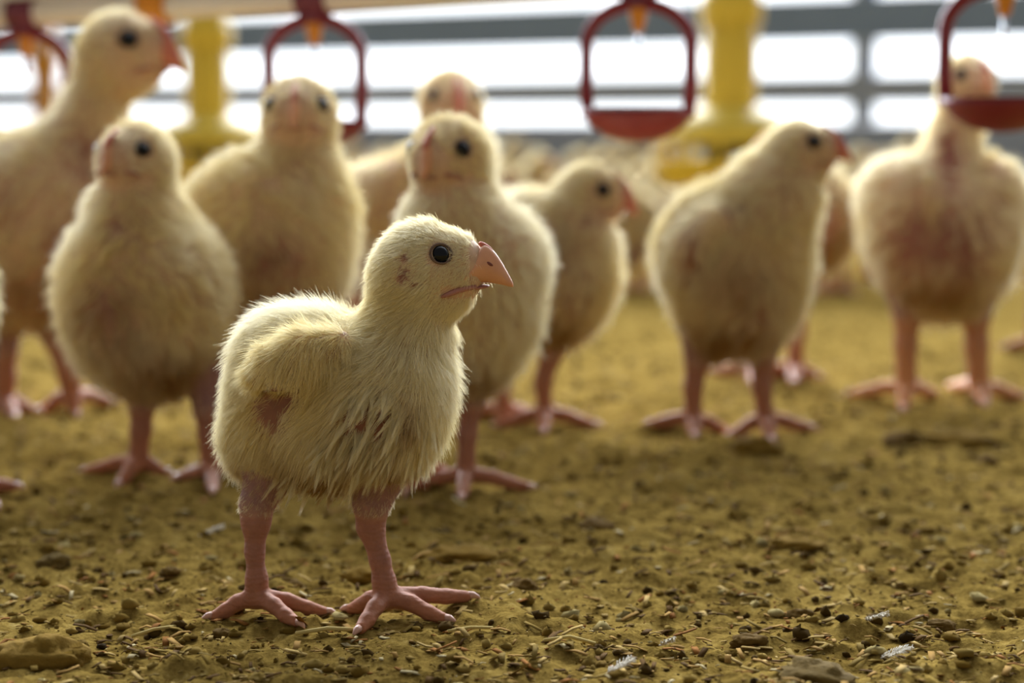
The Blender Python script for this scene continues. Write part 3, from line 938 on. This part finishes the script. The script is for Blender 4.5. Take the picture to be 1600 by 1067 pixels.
chips(10000)
crumbs(9000)

# countable bits lying on the litter
M['dung'] = plain('dung_dark', srgb(98, 76, 36), .85, .4, 250, bump=.002)
M['dung_grey'] = plain('dung_grey', srgb(98, 80, 42), .85, .4, 250, bump=.002)
M['tan'] = plain('clod_tan', srgb(124, 98, 42), .9, .35, 220, bump=.002)
M['straw'] = plain('straw_stalk', srgb(206, 184, 116), .6, .2, 120)
M['feather'] = plain('white_feather', srgb(226, 220, 206), .8, .1, 90)

for k_ in ('dung', 'dung_grey', 'tan', 'straw', 'feather'):
    M[k_].node_tree.nodes['Principled BSDF'].inputs['Specular IOR Level'].default_value = .03

def clod(px, py, w, h, dp, mat, label, group=None):
    g = G(px, py)
    s = g[1] / F_PX
    vs, fs = sphere((0, 0, 0), 1, 26, 16)
    vs = np.array(vs)
    sd_ = int(px * 7 + py)
    r = 1 + .55 * (noise3(vs + 5, 2.1, sd_) - .5) + .35 * (noise3(vs + 5, 5, sd_ + 1) - .5)
    vs = vs * r[:, None] * np.array([w * s * .5, dp * s * .5, h * s])
    o = mesh_obj('litter_clod', vs, fs, mat)
    o.location = (g[0], g[1], float(floor_h(np.array(g[0]), np.array(g[1]))) + h * s * .15)
    tag(o, label, 'clod', group)

DC = 'small dark clump of droppings on the brown litter'
clod(60, 1030, 150, 40, 110, M['tan'], 'large crumbly brown clod at the near corner of the litter')
clod(1272, 1052, 120, 26, 120, M['dung_grey'], 'flat greyish mottled clod half sunk in the near litter')
clod(85, 880, 50, 14, 50, M['dung_grey'], 'dark clod with a pale end lying alone on the litter')
clod(268, 905, 0.1 + 34, 8, 30, M['dung'], DC, 'dark droppings')
clod(1250, 955, 46, 14, 40, M['dung'], DC, 'dark droppings')
clod(1470, 968, 50, 12, 36, M['dung'], DC, 'dark droppings')
clod(820, 925, 40, 12, 40, M['dung'], DC, 'dark droppings')
clod(650, 935, 34, 12, 34, M['dung'], DC, 'dark droppings')
clod(455, 915, 42, 14, 40, M['dung'], DC, 'dark droppings')
clod(1180, 702, 78, 20, 70, M['tan'], 'brown lump of litter before the feet of the plump chick')
clod(1410, 690, 60, 18, 60, M['dung'], DC, 'dark droppings')
clod(1545, 722, 36, 14, 40, M['dung'], DC, 'dark droppings')
clod(1500, 690, 120, 14, 90, M['tan'], 'low brown mound of litter before the broad chick')
clod(930, 826, 56, 14, 60, M['dung'], DC, 'dark droppings')
clod(350, 985, 34, 10, 30, M['dung'], DC, 'dark droppings')
clod(1170, 1000, 60, 12, 40, M['dung'], DC, 'dark droppings')
clod(570, 898, 70, 16, 60, M['tan'], 'tan lump of litter between the legs of the sharp chick')
clod(1245, 850, 90, 14, 60, M['tan'], 'flat pale brown lump in the open litter')
clod(720, 865, 130, 14, 90, M['tan'], 'long low brown ridge of litter behind the sharp chick')

def straw(px, py, px2, py2, w, label):
    a, b = G(px, py), G(px2, py2)
    for q in (a, b): q[2] = float(floor_h(np.array(q[0]), np.array(q[1]))) + .0016
    m_ = (a + b) / 2; m_[2] = max(m_[2], float(floor_h(np.array(m_[0]), np.array(m_[1]))) + .0016) + .0006
    mb = MB().tube([a - m_, (a - m_) * .5 + [0, 0, .0003], [0, 0, .0005], (b - m_) * .5 + [0, 0, .0003], b - m_], w, 8)
    o = mb.build('straw_stalk', M['straw']); o.location = tuple(m_)
    tag(o, label, 'straw', 'straw stalks')
straw(462, 992, 560, 986, .0011, 'pale straw stalk lying at the toes of the sharp chick')
straw(205, 985, 275, 978, .0009, 'short straw stalk apart from the sharp chick, nearer the corner clod')
straw(700, 996, 770, 990, .0008, 'thin straw stalk just beyond the long toes of the sharp chick')
straw(850, 1012, 930, 1008, .0009, 'straw stalk alone in the open near litter')

def feather(px, py, L, ang, label):
    g = G(px, py)
    s = g[1] / F_PX
    root = empty('down_feather', (g[0], g[1], float(floor_h(np.array(g[0]), np.array(g[1]))) + .003), label, 'feather', 'loose white feathers')
    d = np.array([math.cos(ang), math.sin(ang), 0]); n_ = np.array([-d[1], d[0], 0])
    Lm = L * s
    MB().tube([d * Lm * t + np.array([0, 0, .002 * math.sin(t * 3)]) for t in (-.5, -.2, .1, .3, .5)], [.0004, .0004, .0003, .0002, .0001], 6).build('quill', M['feather'], root)
    mb = MB()
    for i in range(46):
        t = -.3 + .8 * i / 45
        for sg in (-1, 1):
            b0 = d * Lm * t + np.array([0, 0, .002 * math.sin(t * 3)])
            ln = Lm * .26 * math.sin(math.pi * (t + .42) / .98) + .0006
            tip = b0 + (n_ * sg * .8 + d * .6) * ln * random.uniform(.7, 1.2) + np.array([0, 0, random.uniform(0, .003)])
            mb.tube([b0, (b0 + tip) / 2 + np.array([0, 0, .0008]), tip], [.00028, .00022, .00006], 4)
    mb.build('vane', M['feather'], root)
feather(1395, 1022, 62, .1, 'fluffy white feather beside the mottled clod')
feather(1040, 1012, 36, -.9, 'small curled white feather standing in the open litter')
feather(1365, 978, 46, -.6, 'thin wispy feather behind the fluffy one near the clod')
feather(965, 1048, 60, .5, 'faint narrow feather lying nearest in the litter')
feather(330, 838, 40, .2, 'tiny pale feather beside the sharp chick leg')

# ------------------------------------------------------------------ far wall with long openings
WD, WA = 10.0, math.radians(30)
wdir = np.array([math.cos(WA), -math.sin(WA), 0]); wn = np.array([math.sin(WA), math.cos(WA), 0])
W0 = np.array([0, WD, 0])
def wall_d(px): return WD * math.cos(WA) / (math.cos(WA) + (px - 800) / F_PX * math.sin(WA))
def wall_s(px):
    d = wall_d(px)
    p = np.array([(px - 800) / F_PX * d, d, 0])
    return float((p - W0) @ wdir)
def wz(py): return CAM_H + (HZ - py) * WD / F_PX
def wxf(q): return tuple(W0 + wdir * q[0] + wn * q[1] + np.array([0, 0, q[2]]))

M['steel'] = plain('wall_steel', srgb(146, 170, 204), .7, .12, 6)
M['pale'] = plain('wall_glare_pale', srgb(188, 202, 224), .7, .1, 5)  # lighter than the steel: window glare on the lower bars put into the colour
mb = MB()
mb.box((-9, -.03, 0), (9, .03, wz(193)), wxf)
o = mb.build('wall_far', M['pale'], smooth=False); tag(o, 'low pale panel wall under the openings', None, None, 'structure')
def rail(name, y0, y1, mat, lab, dz=.05):
    o = MB().box((-9, -dz, wz(y0)), (9, dz, wz(y1)), wxf).build(name, mat, smooth=False)
    tag(o, lab, None, None, 'structure')
rail('trim_1', 166, 127, M['pale'], 'pale rail between the two rows of openings')
rail('trim_2', 78, 18, M['steel'], 'grey blue steel rail above the main openings', .06)
rail('trim_3', -90, -140, M['steel'], 'steel head rail above the openings')
for i, pxx in enumerate((1345, 1142, 345, -120, 1700)):
    s0 = wall_s(pxx); hw = 14 * WD / F_PX
    o = MB().box((s0 - hw, -.048, wz(192)), (s0 + hw, .048, wz(-90)), wxf).build('trim_%d' % (i + 4), M['pale'], smooth=False)
    tag(o, 'upright post between the openings', None, None, 'structure')

# ------------------------------------------------------------------ yellow pan feeders
M['yellow'] = plain('feeder_yellow', srgb(236, 206, 70), .55, .06, 15)
M['amber'] = plain('feeder_amber', srgb(214, 150, 40), .45, .08, 15)
M['dark'] = plain('feeder_gap_shade', srgb(78, 80, 86), .6, .1, 20)
def feeder(px, d, tube_px, base_y, body, ring, label):
    p = P(px, 200, d)
    zb = CAM_H + (HZ - base_y) * d / F_PX
    root = empty('hanging_pan_feeder', (p[0], d, zb), label, 'feeder', 'yellow pan feeders')
    tr = tube_px * d / F_PX / 2
    R = tr * 2.75
    zt = .19                                              # shoulder height above the pan's bottom
    MB().lathe([(tr, .125), (tr, .52), (tr * .93, .52), (tr * .93, .125)], n=32).build('drop_tube', body, root)
    MB().lathe([(tr * 1.12, .30), (tr * 1.16, .31), (tr * 1.16, .345), (tr * 1.12, .355), (tr * 1.0, .355)], n=32).build('collar', ring, root)
    # pan: shallow dish with rolled rim
    MB().lathe([(0, .0), (R * .72, .0), (R * .9, .012), (R * 1.0, .045), (R * 1.03, .052), (R * 1.0, .056), (R * .96, .05), (R * .86, .02), (R * .7, .010), (0, .010)], n=40).build('pan', body, root)
    # cone below the tube
    MB().lathe([(tr * 1.05, .150), (R * .55, .142), (R * .86, .125), (R * 1.0, .098), (R * 1.02, .085), (R * .98, .085), (R * .84, .115), (R * .55, .132), (tr, .140)], n=40).build('shoulder_cone', body, root)
    MB().lathe([(tr * .95, .13), (tr * .95, .03), (R * .6, .02), (0, .018)], n=28).build('gap_shade_core', M['dark'], root)  # added dark core, paints the shade seen through the feeder openings
    g = MB()
    for k in range(14):
        a = 2 * math.pi * k / 14
        cs, sn = math.cos(a), math.sin(a)
        g.tube([(R * .99 * cs, R * .99 * sn, .09), (R * 1.0 * cs, R * 1.0 * sn, .07), (R * 1.0 * cs, R * 1.0 * sn, .053)], .0055, 6)
    g.tube([(R * 1.0 * math.cos(a), R * 1.0 * math.sin(a), .086) for a in np.linspace(0, 2 * math.pi, 41)], .004, 6)
    g.build('grille_ribs', body, root)
    return root
feeder(1140, 3.6, 84, 293, M['yellow'], M['yellow'], 'yellow hanging pan feeder behind the plump chick')
feeder(325, 4.4, 70, 284, M['yellow'], M['yellow'], 'yellow hanging pan feeder behind the tall long-necked chick')
feeder(72, 6.6, 40, 250, M['amber'], M['amber'], 'amber pan feeder farthest off, beyond the long-necked chick')

# ------------------------------------------------------------------ drinker line: pipe, nipples, red cups
M['red'] = plain('cup_red', srgb(122, 28, 46), .5, .1, 30)
M['saddle'] = plain('saddle_purple', srgb(112, 48, 70), .55, .1, 30)
M['pipe'] = plain('pipe_white', srgb(226, 222, 220), .4, .05, 12)
M['orange'] = plain('nipple_orange', srgb(214, 140, 34), .4, .08, 60)
M['pin'] = plain('pin_steel', srgb(190, 195, 200), .2)
M['pin'].node_tree.nodes['Principled BSDF'].inputs['Metallic'].default_value = .9
def line_pt(k, z): return np.array([.1105 + .294 * k, 1.7 - .1034 * k, z])
def pipe_z(k): return .364 + .0075 * k                # underside of the pipe
ldir = unit([.294, -.1034, .0075])
lside = unit(np.cross(ldir, [0, 0, 1]))
root = empty('drinker_pipe', tuple(line_pt(0, pipe_z(0))), 'white drinker water pipe hung over the chicks', 'pipe')
o_ = np.array(root.location)
MB().tube([line_pt(k, pipe_z(k) + .0125) - o_ for k in (-6, -3, 0, 2, 4)], .0125, 20).build('water_pipe', M['pipe'], root)
sp_ = MB()
for k0, k1 in ((-6, 4),):
    a, b = line_pt(k0, pipe_z(k0) + .026) - o_, line_pt(k1, pipe_z(k1) + .026) - o_
    vs = []
    for q in (a, b):
        for u_, w_ in ((-.016, 0), (.016, 0), (.016, .03), (-.016, .03)):
            vs.append(q + lside * u_ + np.array([0, 0, w_]))
    sp_.add(vs, [(0, 1, 2, 3), (7, 6, 5, 4), (0, 4, 5, 1), (1, 5, 6, 2), (2, 6, 7, 3), (3, 7, 4, 0)])
sp_.build('support_profile', M['pipe'], root, smooth=False)

def drinker(k, label):
    c = line_pt(k, pipe_z(k))
    root = empty('hanging_drinker_cup', tuple(c), label, 'drinker', 'red drinker cups')
    L = ldir * np.array([1, 1, 0]); L = L / np.linalg.norm(L)
    Z = np.array([0, 0, 1.0])
    H = .1265 - .001 * k                              # pipe underside to the cup's bottom
    w = .0475
    # saddle round the pipe
    MB().tube([L * -.015 + Z * .0125, L * .015 + Z * .0125], .0155, 18).tube([Z * 0, Z * -.010], [.011, .009], 14).build('saddle', M['saddle'], root)
    # arch: strap from the saddle round and down to the cup
    pts = [L * (w * math.sin(a)) + Z * (-.040 + .034 * math.cos(a)) for a in np.linspace(-math.pi / 2, math.pi / 2, 13)]
    pts = [L * -w * .97 + Z * (-H + .022), L * -w + Z * -.075] + pts + [L * w + Z * -.075, L * w * .97 + Z * (-H + .022)]
    MB().tube(pts, .004, 10, flat=(lside, .0065, .0062)).build('arch', M['red'], root)
    # bowl
    t = .0028
    MB().lathe([(0, -H), (w * .3, -H + .0012), (w * .6, -H + .0055), (w * .86, -H + .014), (w * 1.0, -H + .022), (w * 1.06, -H + .029), (w * 1.06 - t, -H + .029), (w * .93, -H + .022), (w * .7, -H + .012), (0, -H + .005)], n=40).build('cup', M['red'], root)
    nip = MB().lathe([(.0075, -.006), (.0080, -.016), (.0068, -.020), (.0052, -.026), (.0045, -.030), (0, -.030)], n=20).build('nipple', M['orange'], root)
    MB().lathe([(.0022, -.029), (.0022, -.042), (.0036, -.043), (.0036, -.046), (0, -.047)], n=10).build('trigger_pin', M['pin'], nip)
drinker(-2, 'red drinker cup behind the tall long-necked chick at the far pipe end')
drinker(-1, 'red drinker cup hanging behind the staring upright chick')
drinker(0, 'red drinker cup hanging in clear view beside the yellow feeder')
drinker(1, 'red drinker cup hanging in front of the broad upright chick')

c = line_pt(-1.53, pipe_z(-1.53))
root = empty('hanging_pipe_bracket', tuple(c), 'orange bracket clamped round the white drinker pipe', 'bracket')
MB().tube([ldir * -.014 + np.array([0, 0, .0125]), ldir * .014 + np.array([0, 0, .0125])], .0175, 20).build('clamp', M['orange'], root)
mb = MB()
vs = []
for z in (.02, .075):
    for u_, w_ in ((-.015, -.018), (.015, -.018), (.015, .018), (-.015, .018)):
        vs.append(ldir * u_ + lside * w_ + np.array([0, 0, z]))
mb.add(vs, [(3, 2, 1, 0), (4, 5, 6, 7), (0, 1, 5, 4), (1, 2, 6, 5), (2, 3, 7, 6), (3, 0, 4, 7)])
mb.build('bracket_block', M['orange'], root, smooth=False)
